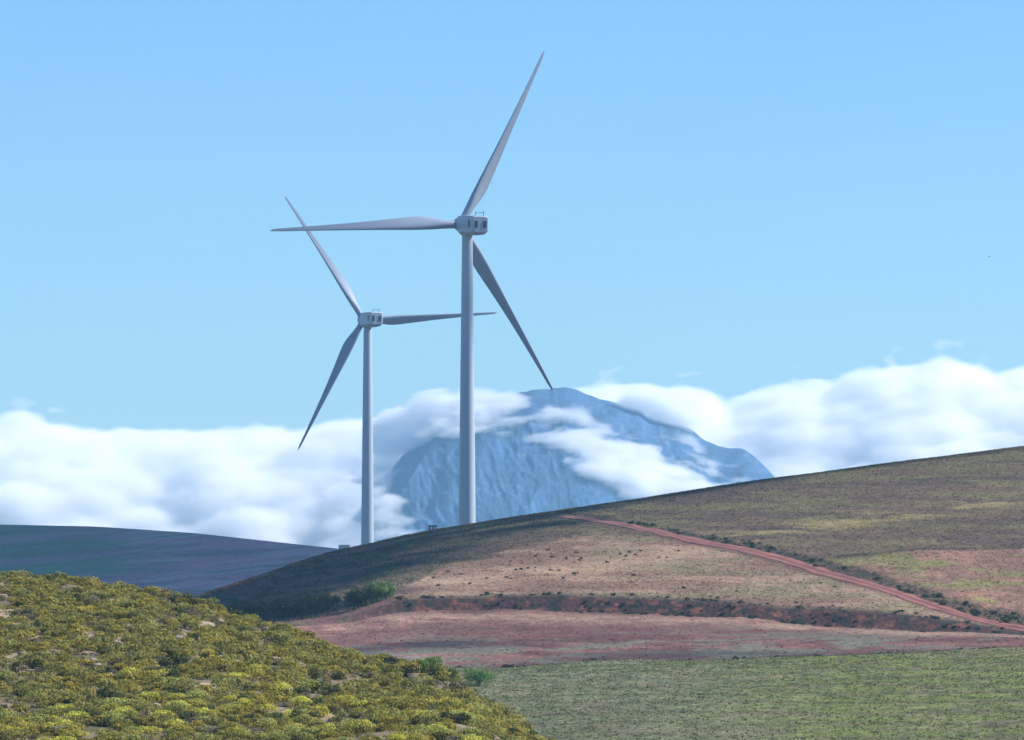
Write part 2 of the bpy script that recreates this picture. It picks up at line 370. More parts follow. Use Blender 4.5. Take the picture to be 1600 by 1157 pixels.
c = mixc(c, (.085, .085, .04), .85 * sstep(.4, .55, fbm(XW / 2.5, D / 4, 111))); c = mixc(c, (.36, .27, .20), .8 * sstep(.58, .66, fbm(XW / 3, D / 7, 112)))
tag(link('foreground_hill', fore.mesh('foreground_hill', c), M_fore), kind='structure')

# ------------------------------------------------------------------ mountain
usm = np.arange(280, 1520, 2.0); Dm = np.unique(np.concatenate([np.linspace(9450, 10300, 260), np.linspace(10300, 10640, 30)]))
U, D = np.meshgrid(usm, Dm, indexing='ij'); rg = RIDGE(U) + (fbm(U / 22, U * 0 + 3, 141, 4, .6) - .5) * 7; t = np.clip((D - 9450) / 850, 0, 1)
Yr = np.where(D < 10300, 985 + (rg - 985) * (t * .55 + .45 * (1 - (1 - t) ** 2)), rg + 260 * (D - 10300) / 340)
g1 = 1 - np.abs(2 * fbm((U + .5 * (Yr - 600)) / 110, Yr / 240, 121, 3, .42) - 1) * 2
g2 = 1 - np.abs(2 * fbm((U - .3 * (Yr - 600)) / 17, Yr / 40, 122, 4) - 1) * 2
relm = ((g1 - .5) * 26 + (g2 - .5) * 4 + (fbm(U / 5, Yr / 6, 123, 3) - .5) * 3) * (1 - .93 * np.exp(-((D - 10300) / 130) ** 2))
mount = Terrain(usm, Dm, Yr, relm)
c = np.zeros(U.shape + (3,)); c[:] = (.045, .105, .21)  # blue of the distance haze put into the rock colour
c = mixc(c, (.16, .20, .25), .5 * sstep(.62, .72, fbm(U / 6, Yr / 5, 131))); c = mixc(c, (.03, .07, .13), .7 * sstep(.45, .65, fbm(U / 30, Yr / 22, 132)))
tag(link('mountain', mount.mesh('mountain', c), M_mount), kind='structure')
#CUT1

# ------------------------------------------------------------------ clouds
def cloud_mat(name, K, lo, hi, scale, amp, aniso=0.0):
    m = bpy.data.materials.new(name); m.use_nodes = True; N = m.node_tree.nodes; L = m.node_tree.links
    N.remove(N['Principled BSDF'])
    at = N.new('ShaderNodeAttribute'); at.attribute_name = 'density'
    tc = N.new('ShaderNodeTexCoord'); n = N.new('ShaderNodeTexNoise'); n.inputs['Scale'].default_value = scale
    n.inputs['Detail'].default_value = 7; n.inputs['Roughness'].default_value = .66; n.inputs['Distortion'].default_value = .6
    mp = N.new('ShaderNodeMapping'); mp.inputs['Rotation'].default_value = (0, R(-24), 0); mp.inputs['Scale'].default_value = (.36, .8, 1.1)
    L.new(tc.outputs['Object'], mp.inputs[0]); L.new(mp.outputs[0], n.inputs['Vector'])
    ma = N.new('ShaderNodeMath'); ma.operation = 'MULTIPLY_ADD'; ma.inputs[1].default_value = amp; ma.inputs[2].default_value = -.5 * amp
    L.new(n.outputs[0], ma.inputs[0])
    ad = N.new('ShaderNodeMath'); ad.operation = 'ADD'; L.new(ma.outputs[0], ad.inputs[0]); L.new(at.outputs['Fac'], ad.inputs[1])
    mr = N.new('ShaderNodeMapRange'); mr.inputs[1].default_value = lo; mr.inputs[2].default_value = hi; mr.inputs[3].default_value = 0; mr.inputs[4].default_value = K
    L.new(ad.outputs[0], mr.inputs[0])
    # nothing outside the puffs
    gt = N.new('ShaderNodeMath'); gt.operation = 'GREATER_THAN'; gt.inputs[1].default_value = .002; L.new(at.outputs['Fac'], gt.inputs[0])
    mm = N.new('ShaderNodeMath'); mm.operation = 'MULTIPLY'; L.new(gt.outputs[0], mm.inputs[0]); L.new(mr.outputs[0], mm.inputs[1])
    vs = N.new('ShaderNodeVolumeScatter'); vs.inputs['Color'].default_value = (.995, .997, 1, 1); vs.inputs['Anisotropy'].default_value = aniso
    L.new(mm.outputs[0], vs.inputs['Density']); L.new(vs.outputs[0], N['Material Output'].inputs['Volume'])
    return m
ICO = None
def puffs_mesh(name, puffs):
    bm = bmesh.new(); bmesh.ops.create_icosphere(bm, subdivisions=2, radius=1); bm.verts.ensure_lookup_table()
    bv = np.array([q.co[:] for q in bm.verts]); bf = np.array([[q.index for q in f.verts] for f in bm.faces]); bm.free()
    V = []; Fc = []
    for i, (x, y, z, rx, ry, rz) in enumerate(puffs):
        V.append(bv * (rx, ry, rz) + (x, y, z)); Fc.append(bf + i * len(bv))
    return np_mesh(name, np.concatenate(V), np.concatenate(Fc))
def make_cloud(name, puffs, mat, voxel, band, label):
    o = link(name, puffs_mesh(name, puffs), mat); tag(o, label, None, kind='structure')
    rm_ = o.modifiers.new('union', 'REMESH'); rm_.mode = 'VOXEL'; rm_.voxel_size = voxel
    g = bpy.data.node_groups.new(name + '_fill', 'GeometryNodeTree')
    g.interface.new_socket('Geometry', in_out='INPUT', socket_type='NodeSocketGeometry'); g.interface.new_socket('Geometry', in_out='OUTPUT', socket_type='NodeSocketGeometry')
    gi = g.nodes.new('NodeGroupInput'); go = g.nodes.new('NodeGroupOutput'); mv = g.nodes.new('GeometryNodeMeshToVolume')
    mv.resolution_mode = 'VOXEL_SIZE'; mv.inputs['Density'].default_value = 1; mv.inputs['Voxel Size'].default_value = voxel; mv.inputs['Interior Band Width'].default_value = band
    sm = g.nodes.new('GeometryNodeSetMaterial'); sm.inputs['Material'].default_value = mat
    g.links.new(gi.outputs[0], mv.inputs['Mesh']); g.links.new(mv.outputs[0], sm.inputs[0]); g.links.new(sm.outputs[0], go.inputs[0])
    md = o.modifiers.new('fill', 'NODES'); md.node_group = g
    return o
def px(u, y, D): return ((u - CX) / F * D, D, (HY - y) / F * D)
TOP = smooth_curve([(-500, 620), (-100, 640), (0, 640), (25, 630), (60, 645), (120, 660), (200, 660), (300, 662), (400, 652), (450, 662), (520, 648), (560, 640), (600, 640), (650, 620), (700, 614), (750, 608), (790, 612), (850, 622),
    (900, 600), (950, 582), (1000, 590), (1050, 600), (1070, 590), (1100, 608), (1130, 612), (1160, 608), (1200, 594), (1250, 578), (1280, 584), (1300, 592), (1350, 570), (1400, 558), (1450, 556), (1475, 548), (1500, 556),
    (1540, 575), (1600, 563), (1800, 555), (2200, 560)], 6)
r2 = random.Random(5)
puffs = []
for k in range(2300):                                     # the bank behind the ridge, built of puffs under its own top line
    u = r2.uniform(-420, 2050); D_ = r2.uniform(10700, 11300); r = r2.choice([14, 18, 22, 28, 34, 34, 44, 52])
    yt = float(TOP(u)) + r / 1.35
    y = yt + abs(r2.gauss(0, 1)) * (40 if r < 30 else 95)
    D_ = 11250 - 1.5 * min(y - float(TOP(u)), 260) + r2.uniform(-22, 22); p = px(u, min(y, 900), D_); puffs.append((*p, r * 1.75, r * 1.3, r * .9))
for (u, y, n_) in [(1468, 536, 6), (1490, 534, 5), (40, 628, 6), (962, 574, 4), (1075, 582, 4), (1262, 568, 5), (1545, 556, 4), (90, 640, 3), (1392, 550, 4), (655, 612, 3)]:   # torn wisps along the top
    for k in range(n_):
        r = r2.uniform(9, 15); p = px(u + r2.gauss(0, 11), y + 5 + r2.gauss(0, 4), 11240); puffs.append((*p, r * 1.8, r * 1.2, r * .8))
for u in np.arange(-420, 2050, 60):                      # its solid body
    p = px(u, float(TOP(u)) + 200, 11250); puffs.append((*p, 110, 200, 140))
M_cl = cloud_mat('cloud_vapour', .04, .18, .78, .042, 1.6)
make_cloud('cloud_bank', puffs, M_cl, 5, 24, 'long white bank of cloud lying behind the mountain')
# cloud spilling over the mountain: puffs lying on its slope
def mist(name, spec, mat, label, voxel=6, band=28, seed=3):
    r3 = random.Random(seed); ps = []
    for (u0, y0, u1, y1, su, sy, n, rad) in spec:
        for k in range(n):
            t = r3.random(); u = u0 + (u1 - u0) * t + r3.gauss(0, su); y = y0 + (y1 - y0) * t + r3.gauss(0, sy)
            y = max(y, float(TOP(u)) + 12)
            q = mount.at(u, max(y, float(RIDGE(u)) + 2), 9450, 10300) if y > float(RIDGE(u)) - 4 and 300 < u < 1450 else None
            p = (q.x, q.y - rad * .5, q.z) if q is not None else px(u, y, 10280)
            r = rad * r3.uniform(.6, 1.3); ps.append((*p, r * 1.5, r, r * .75))
    make_cloud(name, ps, mat, voxel, band, label)
M_mist = cloud_mat('mist_vapour', .10, .22, .90, .03, 1.7)
mist('mountain_cloud', [(610, 690, 700, 645, 16, 14, 80, 32), (680, 655, 800, 628, 20, 12, 70, 28), (602, 715, 594, 840, 9, 20, 46, 24), (720, 672, 860, 648, 18, 9, 44, 19), (610, 800, 640, 835, 12, 8, 12, 18),
      (880, 678, 1010, 742, 16, 13, 100, 26), (950, 725, 1100, 785, 20, 14, 120, 29), (900, 655, 990, 700, 14, 9, 30, 16), (1040, 780, 1150, 765, 18, 10, 40, 22), (840, 658, 900, 690, 16, 9, 26, 16), (1090, 735, 1150, 765, 14, 8, 16, 17),
      (995, 618, 1066, 658, 12, 6, 50, 24), (1040, 680, 1110, 735, 18, 12, 26, 17), (590, 770, 626, 840, 10, 12, 30, 18)],
     M_mist, 'white cloud spilling over the mountain and pouring down its face', seed=8)

# unseen clouds off to the right, placed to cast cloud shade on the hills
M_over = plain_mat('unseen_cloud_white', (.9, .9, .9), 1, 0)
def shade_cloud(spots, T=2300):
    for i, (u, y, Dm_, rx, ry, n_) in enumerate(spots):
        q = Vector(px(u, y, Dm_)) + SUN_DIR * T; r6 = random.Random(40 + i); ps = []; pr = max(5.0, .16 * math.sqrt(rx * ry))
        for k in range(n_):
            a_ = r6.uniform(0, 6.283); d_ = abs(r6.gauss(0, .55)); rr = pr * r6.uniform(.6, 1.3)
            ps.append((math.cos(a_) * d_ * rx, math.sin(a_) * d_ * ry, r6.uniform(-10, 10), rr, rr, rr * .7))
        o = link('unseen_cloud', puffs_mesh('unseen_cloud', ps), M_over); o.location = q; tag(o, kind='structure')
SHADES = [(200, 870, 2600, 420, 420, 420), (400, 895, 1330, 32, 200, 110), (500, 880, 1390, 24, 150, 90), (600, 860, 1420, 16, 80, 50), (700, 845, 1440, 15, 60, 40), (850, 822, 1450, 22, 40, 34), (980, 798, 1480, 22, 30, 30), (1150, 775, 1490, 26, 28, 30), (1330, 752, 1490, 26, 24, 24),
          (740, 990, 1095, 26, 8, 16), (1100, 1012, 1065, 22, 6, 8)]
shade_cloud(SHADES)

# ------------------------------------------------------------------ haze
bm = bmesh.new(); bmesh.ops.create_cube(bm, size=1)
for vv in bm.verts: vv.co = Vector((vv.co.x * 8100, 4700 + vv.co.y * 11990, 145 + vv.co.z * 432))
hm = bpy.data.materials.new('haze_air'); hm.use_nodes = True; N = hm.node_tree.nodes; N.remove(N['Principled BSDF'])
pv = N.new('ShaderNodeVolumePrincipled'); pv.inputs['Color'].default_value = (.34, .68, 1, 1); pv.inputs['Density'].default_value = 5.2e-5; pv.inputs['Anisotropy'].default_value = 0
hm.node_tree.links.new(pv.outputs[0], N['Material Output'].inputs['Volume'])
tag(link('haze', bm_mesh('haze', bm), hm), kind='stuff')

# ------------------------------------------------------------------ wind turbines
def lathe(bm, prof, seg=40, axis='Z'):
    rings = []
    for (r, h) in prof:
        ring = []
        for k in range(seg):
            a_ = 2 * math.pi * k / seg; x, y = r * math.cos(a_), r * math.sin(a_)
            ring.append(bm.verts.new((x, y, h) if axis == 'Z' else (x, h, y)))
        rings.append(ring)
    for p_, q_ in zip(rings, rings[1:]):
        for k in range(seg): bm.faces.new((p_[k], p_[(k + 1) % seg], q_[(k + 1) % seg], q_[k]))
    bm.faces.new(rings[0]); bm.faces.new(rings[-1]); return rings
def box(bm, c0, s):
    r_ = bmesh.ops.create_cube(bm, size=1)
    for vv in r_['verts']: vv.co = Vector((c0[0] + vv.co.x * s[0], c0[1] + vv.co.y * s[1], c0[2] + vv.co.z * s[2]))
def auto_smooth(me, ang=35):
    bm = bmesh.new(); bm.from_mesh(me)
    for f in bm.faces: f.smooth = True
    for e in bm.edges:
        if len(e.link_faces) == 2 and e.calc_face_angle(0) > R(ang): e.smooth = False
    bm.to_mesh(me); bm.free()
def blade_mesh(Rb):
    st = [0.03, .045, .07, .10, .13, .16, .19, .22, .26, .31, .37, .44, .52, .60, .68, .76, .83, .89, .94, .97, .988, 1.0]
    chord = curve([(0, 2.3), (.045, 2.3), (.07, 2.4), (.10, 2.75), (.13, 3.2), (.16, 3.65), (.19, 3.95), (.22, 4.05), (.26, 3.95), (.31, 3.65), (.37, 3.25), (.44, 2.85), (.52, 2.42), (.60, 2.05), (.68, 1.75), (.76, 1.45), (.83, 1.22), (.89, 1.0), (.94, .90), (.97, .74), (.988, .55), (1, .25)])
    thick = curve([(0, 1), (.05, 1), (.1, .8), (.16, .5), (.22, .36), (.4, .26), (.7, .19), (1, .16)])
    twist = curve([(0, 16), (.1, 16), (.22, 13), (.4, 7), (.7, 2.5), (1, 0)])
    off = curve([(0, .5), (.05, .5), (.12, .38), (.2, .3), (1, .30)])   # where along the chord the blade axis lies, from the leading edge
    bm = bmesh.new(); rings = []; n_ = 28
    for s_ in st:
        r_ = s_ * Rb; c_ = float(chord(s_)); th = float(thick(s_)); tw = R(float(twist(s_)) + 4); ring = []
        rnd = 1 - float(sstep(.05, .2, np.array(s_)))      # 1: round root, 0: aerofoil
        for k in range(n_):
            a_ = 2 * math.pi * k / n_; xc = .5 - .5 * math.cos(a_)       # 0 leading edge, 1 trailing
            yr_ = .5 * math.sin(a_)
            yt = 5 * .2 * (.2969 * math.sqrt(max(xc, 0)) - .126 * xc - .3516 * xc ** 2 + .2843 * xc ** 3 - .1036 * xc ** 4) * (1 if math.sin(a_) > 0 else -1) / .2
            ya = yt * 1.0 * th + .035 * math.sin(math.pi * xc)
            X_ = (xc - float(off(s_))) * c_; Y_ = (yr_ * th * rnd + ya * (1 - rnd)) * c_
            if rnd > .98: X_ = (xc - .5) * c_; Y_ = yr_ * c_
            x2 = X_ * math.cos(tw) - Y_ * math.sin(tw); y2 = X_ * math.sin(tw) + Y_ * math.cos(tw)
            bend = .026 * r_ + 1.9 * s_ ** 2.4 + 0
            ring.append(bm.verts.new((x2 - .5 * max(0, s_ - .8) / .2 * 0, y2 + bend, r_)))
        rings.append(ring)
    for p_, q_ in zip(rings, rings[1:]):
        for k in range(n_): bm.faces.new((p_[k], p_[(k + 1) % n_], q_[(k + 1) % n_], q_[k]))
    bm.faces.new(rings[0]); bm.faces.new(rings[-1])
    me = bm_mesh('blade', bm); auto_smooth(me, 50); return me
BLADE = blade_mesh(57.1); BLADE.materials.append(M_blade)
def nacelle_bm():
    bm = bmesh.new()
    # cross-sections from the tail (local -Y) to the nose (+Y): half width, top, waist, keel half width, keel
    secs = [(-10.6, 2.15, 2.2, -1.7, 1.7, -2.0), (-10.35, 2.42, 2.48, -1.85, 1.9, -2.3), (-9.0, 2.48, 2.6, -2.05, 1.9, -2.75), (-4, 2.5, 2.62, -2.15, 1.8, -3.05),
            (0.5, 2.45, 2.5, -2.15, 1.7, -3.05), (2.3, 2.3, 2.2, -1.9, 1.5, -2.6), (3.2, 1.95, 1.8, -1.5, 1.2, -1.95)]
    rings = []
    for (y, hw, tp, wa, kw, ke) in secs:
        b_ = .38
        pr = [(-hw, wa), (-hw, tp - b_), (-hw + b_ * .35, tp - b_ * .25), (-hw + b_ * 1.3, tp), (0, tp + .10), (hw - b_ * 1.3, tp), (hw - b_ * .35, tp - b_ * .25), (hw, tp - b_), (hw, wa), (kw, ke), (0, ke - .08), (-kw, ke)]
        rings.append([bm.verts.new((x, y, z)) for x, z in pr])
    n_ = len(rings[0])
    for p_, q_ in zip(rings, rings[1:]):
        for k in range(n_): bm.faces.new((p_[k], p_[(k + 1) % n_], q_[(k + 1) % n_], q_[k]))
    bm.faces.new(rings[0]); bm.faces.new(rings[-1]); return bm
def make_turbine(u, Dp, hub_row, phase, yaw, tilt, Rb, label):
    TL = Matrix.Rotation(R(tilt), 4, 'X')                          # the rotor axis leans back a little
    ppm = F / Dp; x = (u - CX) / F * Dp; zh = (HY - hub_row) / ppm; zb = float(main.z(x, Dp)) - .6
    t = empty('wind_turbine', (x, Dp, zb), R(yaw)); tag(t, label, 'wind turbine', 'wind turbines on the hill'); H = zh - zb
    bm = bmesh.new(); top = H - 3.1
    pr = [(2.75, 0), (2.75, .5), (2.47, .55)] + [(2.47 - (2.47 - 1.53) * (k / 12) ** 1.08, .6 + (top - .6) * k / 12) for k in range(1, 13)]
    lathe(bm, pr, 64); me = bm_mesh('tower', bm); auto_smooth(me); tw = link('tower', me, M_white, t)
    for fr in (.27, .56):
        bm = bmesh.new(); rr = 2.47 - .94 * fr; lathe(bm, [(rr + .01, fr * top - .05), (rr + .035, fr * top - .04), (rr + .035, fr * top + .04), (rr + .01, fr * top + .05)], 48)
        me = bm_mesh('seam', bm); auto_smooth(me); link('seam', me, M_seam, tw)
    bm = bmesh.new(); lathe(bm, [(1.62, 0), (1.74, .05), (1.74, .5), (1.62, .55)], 40); me = bm_mesh('yaw_ring', bm); auto_smooth(me)
    o = link('yaw_ring', me, M_seam, t); o.location = (0, 0, top - .02)
    nb = link('nacelle', bm_mesh('nacelle', nacelle_bm()), M_white, t); auto_smooth(nb.data, 24); nb.matrix_local = Matrix.Translation((0, 0, H)) @ TL
    def louvre(name, loc, size, side):
        bm = bmesh.new(); w_, h_ = size
        if side: box(bm, (0, 0, 0), (.08, w_, h_))
        else: box(bm, (0, 0, 0), (w_, .08, h_))
        for k in range(7):
            zz = -h_ / 2 + h_ * (k + .5) / 7
            if side: box(bm, (-.05, 0, zz), (.06, w_ * .94, .07))
            else: box(bm, (0, -.05, zz), (w_ * .94, .06, .07))
        q = link(name, bm_mesh(name, bm), M_vent, nb); q.location = loc
    louvre('vent', (-2.49, -7.9, .35), (1.35, 2.1), True)
    louvre('vent', (-1.3, -10.66, .15), (.82, 2.0), False); louvre('vent', (1.02, -10.66, .15), (.42, 2.0), False); louvre('vent', (1.6, -10.66, .15), (.42, 2.0), False)
    for k in (-6.6, -3.0, .2):
        bm = bmesh.new(); box(bm, (-2.485, k, .1), (.03, .06, 3.6)); link('panel_seam', bm_mesh('panel_seam', bm), M_seam, nb)
    bm = bmesh.new()
    for xx in (-1.25, 1.25): box(bm, (xx, -9.6, 3.05), (.15, .15, 1.15))
    box(bm, (0, -9.6, 3.42), (2.6, .13, .13)); box(bm, (1.25, -9.6, 3.72), (.26, .14, .24)); box(bm, (-1.25, -9.6, 3.66), (.12, .12, .22)); box(bm, (.1, -9.6, 3.58), (.07, .07, .3)); box(bm, (.5, -9.6, 3.52), (.22, .05, .12))
    link('sensor_mast', bm_mesh('sensor_mast', bm), M_rail, nb)
    bm = bmesh.new(); lathe(bm, [(1.5, 3.0), (1.95, 3.3), (2.05, 4.2), (2.05, 5.9), (1.85, 6.8), (1.35, 7.5), (.7, 7.9), (.1, 8.0)], 36, 'Y')
    me = bm_mesh('hub', bm); auto_smooth(me, 40); hub = link('hub', me, M_white, t); hub.matrix_local = Matrix.Translation((0, 0, H)) @ TL
    for k in range(3):
        b = link('blade', BLADE, None, t)
        ang = phase + 120 * k                                      # measured from local +X towards +Z
        b.matrix_local = Matrix.Translation((0, 0, H)) @ TL @ Matrix.Translation((0, 4.95, 0)) @ Matrix.Rotation(R(90 - ang), 4, 'Y') @ Matrix.Scale(Rb / 57.1, 4)
    return t
make_turbine(730.0, 1637, 350.5, 63.2, 21.4, 3.9, 57.1, 'nearer and taller white wind turbine, its tower in front of the cloudy mountain')
make_turbine(574.2, 2176, 499.1, 3.76, 20.6, 1.3, 56.0, 'farther and smaller white wind turbine standing to the left of the tall one')

# ------------------------------------------------------------------ transformer kiosks beside the turbines
def make_kiosk(u, y, Dp, wd, dp, ht, nd, rz, label):
    x = (u - CX) / F * Dp; zb = (HY - y) * Dp / F
    t = empty('transformer_kiosk', (x, Dp, zb), R(rz)); tag(t, label, 'transformer kiosk', 'transformer kiosks beside the turbines')
    bm = bmesh.new(); box(bm, (0, 0, -.6), (wd + .3, dp + .3, 1.4)); link('plinth', bm_mesh('plinth', bm), M_rock, t)
    bm = bmesh.new(); box(bm, (0, 0, .1 + ht / 2), (wd, dp, ht)); bmesh.ops.bevel(bm, geom=list(bm.edges), offset=.03, segments=1); link('cabinet', bm_mesh('cabinet', bm), M_kiosk if nd > 3 else M_kcab, t)
    bm = bmesh.new(); box(bm, (0, 0, ht + .2), (wd + .1, dp + .1, .2)); bmesh.ops.bevel(bm, geom=list(bm.edges), offset=.03, segments=1); link('roof', bm_mesh('roof', bm), M_kroof, t)
    for k in range(nd):
        cx = -wd / 2 + wd * (k + .5) / nd; dw = wd / nd * .52
        bm = bmesh.new(); box(bm, (cx, -dp / 2 - .02, .15 + ht * .52), (dw, .06, ht * .72))
        for j in range(6): box(bm, (cx, -dp / 2 - .06, .15 + ht * (.22 + .12 * j)), (dw * .9, .04, .05))
        link('louvre_door', bm_mesh('louvre_door', bm), M_louvre if nd > 3 else M_kiosk, t)
make_kiosk(676, 835, 1535, 2.1, 1.5, 2.1, 2, 12, 'small dark roofed kiosk on the crest just left of the nearer turbine')
make_kiosk(538, 861.5, 2120, 4.1, 2.0, 2.0, 5, 4, 'wide pale kiosk on the crest just left of the farther turbine')

# ------------------------------------------------------------------ a bird far off
t = empty('flying_bird', px(1547, 401, 1300)); tag(t, 'tiny dark bird high in the blue sky at the far right', 'bird')
bm = bmesh.new(); lathe(bm, [(.01, -.25), (.05, -.18), (.075, -.05), (.07, .06), (.04, .15), (.035, .2), (.01, .25)], 12, 'Y'); me = bm_mesh('body', bm, True); bd_ = link('body', me, M_dark, t)
for sgn in (-1, 1):
    bm = bmesh.new(); top_ = [(0, .08, 0), (.18, .12, .09), (.42, .02, .05), (.18, -.06, .09), (0, -.08, 0)]
    f1_ = [bm.verts.new((sgn * a_, b_, c_ + .02)) for a_, b_, c_ in top_]; f2_ = [bm.verts.new((sgn * a_, b_, c_ - .01)) for a_, b_, c_ in top_]
    bm.faces.new(f1_); bm.faces.new(f2_)
    for k in range(5): bm.faces.new((f1_[k], f1_[(k + 1) % 5], f2_[(k + 1) % 5], f2_[k]))
    link('wing', bm_mesh('wing', bm), M_dark, t)
t.rotation_euler = (0, 0, R(70))

# ------------------------------------------------------------------ plants
def leaves(centres, normals, size, cols, rg):
    """one four-cornered leaf clump per centre; returns verts, faces, colours"""
    n_ = len(centres); t1 = rg.normal(size=(n_, 3)); nn = normals + rg.normal(size=(n_, 3)) * .55
    nn /= np.linalg.norm(nn, axis=1)[:, None] + 1e-9
    t1 -= nn * (t1 * nn).sum(1)[:, None]; t1 /= np.linalg.norm(t1, axis=1)[:, None] + 1e-9; t2 = np.cross(nn, t1)
    s1 = (size * rg.uniform(.6, 1.3, n_))[:, None]; s2 = (size * rg.uniform(.35, .9, n_))[:, None]
    v = np.stack([centres - t1 * s1, centres - t2 * s2, centres + t1 * s1, centres + t2 * s2], 1).reshape(-1, 3)
    return v, np.arange(n_ * 4).reshape(-1, 4), np.repeat(cols, 4, axis=0)
def bush_arrays(rad, ht, n_, size, base, rg, lobes=5, var=.3):
    C_ = []; Nn_ = []; K = []
    ls = [(rg.uniform(-.45, .45) * rad, rg.uniform(-.45, .45) * rad, rg.uniform(.35, .72) * ht, rg.uniform(.4, .65) * rad, rg.uniform(.28, .42) * ht) for _ in range(lobes)]
    for (lx, ly, lz, lr, lh) in ls:
        m_ = n_ // lobes; d = rg.normal(size=(m_, 3)); d /= np.linalg.norm(d, axis=1)[:, None]; d[:, 2] = np.abs(d[:, 2]) * 1.0 - .25
        q = d * np.array([lr, lr, lh]) * rg.uniform(.72, 1.08, (m_, 1)) + (lx, ly, lz); q[:, 2] = np.maximum(q[:, 2], .02)
        C_.append(q); Nn_.append(d); lt_ = rg.uniform(1 - var, 1 + var)
        K.append(np.array(base)[None, :] * lt_ * rg.uniform(.7, 1.3, (m_, 1)))
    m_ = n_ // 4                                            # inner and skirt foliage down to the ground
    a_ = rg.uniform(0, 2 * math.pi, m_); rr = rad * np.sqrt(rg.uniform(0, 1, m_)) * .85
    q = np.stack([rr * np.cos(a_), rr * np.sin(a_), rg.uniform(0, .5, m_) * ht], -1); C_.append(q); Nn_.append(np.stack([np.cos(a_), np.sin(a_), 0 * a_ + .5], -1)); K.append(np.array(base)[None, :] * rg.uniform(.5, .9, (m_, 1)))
    return leaves(np.concatenate(C_), np.concatenate(Nn_), size, np.concatenate(K), rg)
def merge(parts):
    V = []; Fc = []; K = []; o_ = 0
    for v, f, k in parts: V.append(v); Fc.append(f + o_); K.append(k); o_ += len(v)
    return np.concatenate(V), np.concatenate(Fc), np.concatenate(K)
def stems_bm(rad, ht, n_, seed):
    r4 = random.Random(seed); bm = bmesh.new()
    for _ in range(n_):
        a_ = r4.uniform(0, 6.28); e = Vector((math.cos(a_) * rad * .5, math.sin(a_) * rad * .5, ht * .55)); tube(bm, [Vector((0, 0, -.15)), e * .5 + Vector((0, 0, ht * .05)), e], [.035 * ht, .025 * ht, .01 * ht], 5)
    return bm
def tube(bm, pts_, rads, seg=6):
    rings = []
    for i, (p, r_) in enumerate(zip(pts_, rads)):
        d = (pts_[min(i + 1, len(pts_) - 1)] - pts_[max(i - 1, 0)]).normalized(); q = d.to_track_quat('Z', 'Y')
        rings.append([bm.verts.new(p + q @ Vector((math.cos(2 * math.pi * k / seg) * r_, math.sin(2 * math.pi * k / seg) * r_, 0))) for k in range(seg)])
    for a_, b_ in zip(rings, rings[1:]):
        for k in range(seg): bm.faces.new((a_[k], a_[(k + 1) % seg], b_[(k + 1) % seg], b_[k]))
    bm.faces.new(rings[0]); bm.faces.new(rings[-1])

# kinds of heath shrub on the foreground slope: (name of the look, colour, radius, height)
KINDS = [('yellow-green', (.44, .405, .07), .85, .8), ('yellow-green', (.48, .42, .07), .7, .7), ('olive green', (.32, .32, .08), .9, .85), ('grey-green', (.27, .24, .15), .7, .6),
         ('dark green', (.10, .12, .04), .65, .8), ('olive green', (.28, .27, .09), .6, .5)]
KW = [.26, .17, .20, .13, .14, .10]
bushes = []
for i, (nm, colr, rr, hh) in enumerate(KINDS):
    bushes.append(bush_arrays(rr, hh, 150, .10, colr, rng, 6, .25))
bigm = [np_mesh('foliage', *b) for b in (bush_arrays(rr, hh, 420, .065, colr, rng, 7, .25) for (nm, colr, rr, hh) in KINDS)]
stm = [bm_mesh('stem', stems_bm(rr, hh, 5, i)) for i, (nm, colr, rr, hh) in enumerate(KINDS)]
for m_ in bigm: m_.materials.append(M_leaf)
for m_ in stm: m_.materials.append(M_bark)
N_ = 10800
Dp = rng.uniform(424, 655, N_); up_ = rng.uniform(-420, 900, N_); Xp = (up_ - CX) / F * Dp
dens = fbm(Xp / 3.2, Dp / 6, 301); keep = (rng.uniform(0, 1, N_) < sstep(.26, .46, dens) * .95 + .04)
Dp, Xp, up_ = Dp[keep], Xp[keep], up_[keep]; Zp = fore.z(Xp, Dp)
seen_y = HY - Zp / Dp * F
kind = np.searchsorted(np.cumsum(KW), rng.uniform(0, .9999, len(Dp))); kind = np.clip(kind, 0, 5)
# patches of one kind
kn = fbm(Xp / 5, Dp / 9, 305); kind = np.where((kn > .58) & (rng.uniform(0, 1, len(Dp)) < .6), 0, kind); kind = np.where((kn < .40) & (rng.uniform(0, 1, len(Dp)) < .5), 2, kind)
size = .5 + 1.0 * rng.uniform(0, 1, len(Dp)) ** 1.6; order = np.argsort(Dp / (size + .6))
inview = (up_ > 0) & (up_ < 1600); solo = [k for k in order if inview[k]][:230]; solo_set = set(solo)
parts = []
for k in range(len(Dp)):
    if k in solo_set: continue
    v, f, cc = bushes[kind[k]]; a_ = rng.uniform(0, 6.28); ca, sa = math.cos(a_), math.sin(a_); s_ = size[k]
    vv = v * np.array([s_, s_, s_ * rng.uniform(.75, 1.2)]); vv = np.stack([vv[:, 0] * ca - vv[:, 1] * sa, vv[:, 0] * sa + vv[:, 1] * ca, vv[:, 2]], -1) + (Xp[k], Dp[k], Zp[k] - .06)
    parts.append((vv.astype(np.float32), f, (cc * rng.uniform(.75, 1.25)).astype(np.float32)))
o = link('heath_cover', np_mesh('heath_cover', *merge(parts)), M_leaf); tag(o, 'dense yellow-green heath covering the foreground slope', 'heath', kind='stuff')
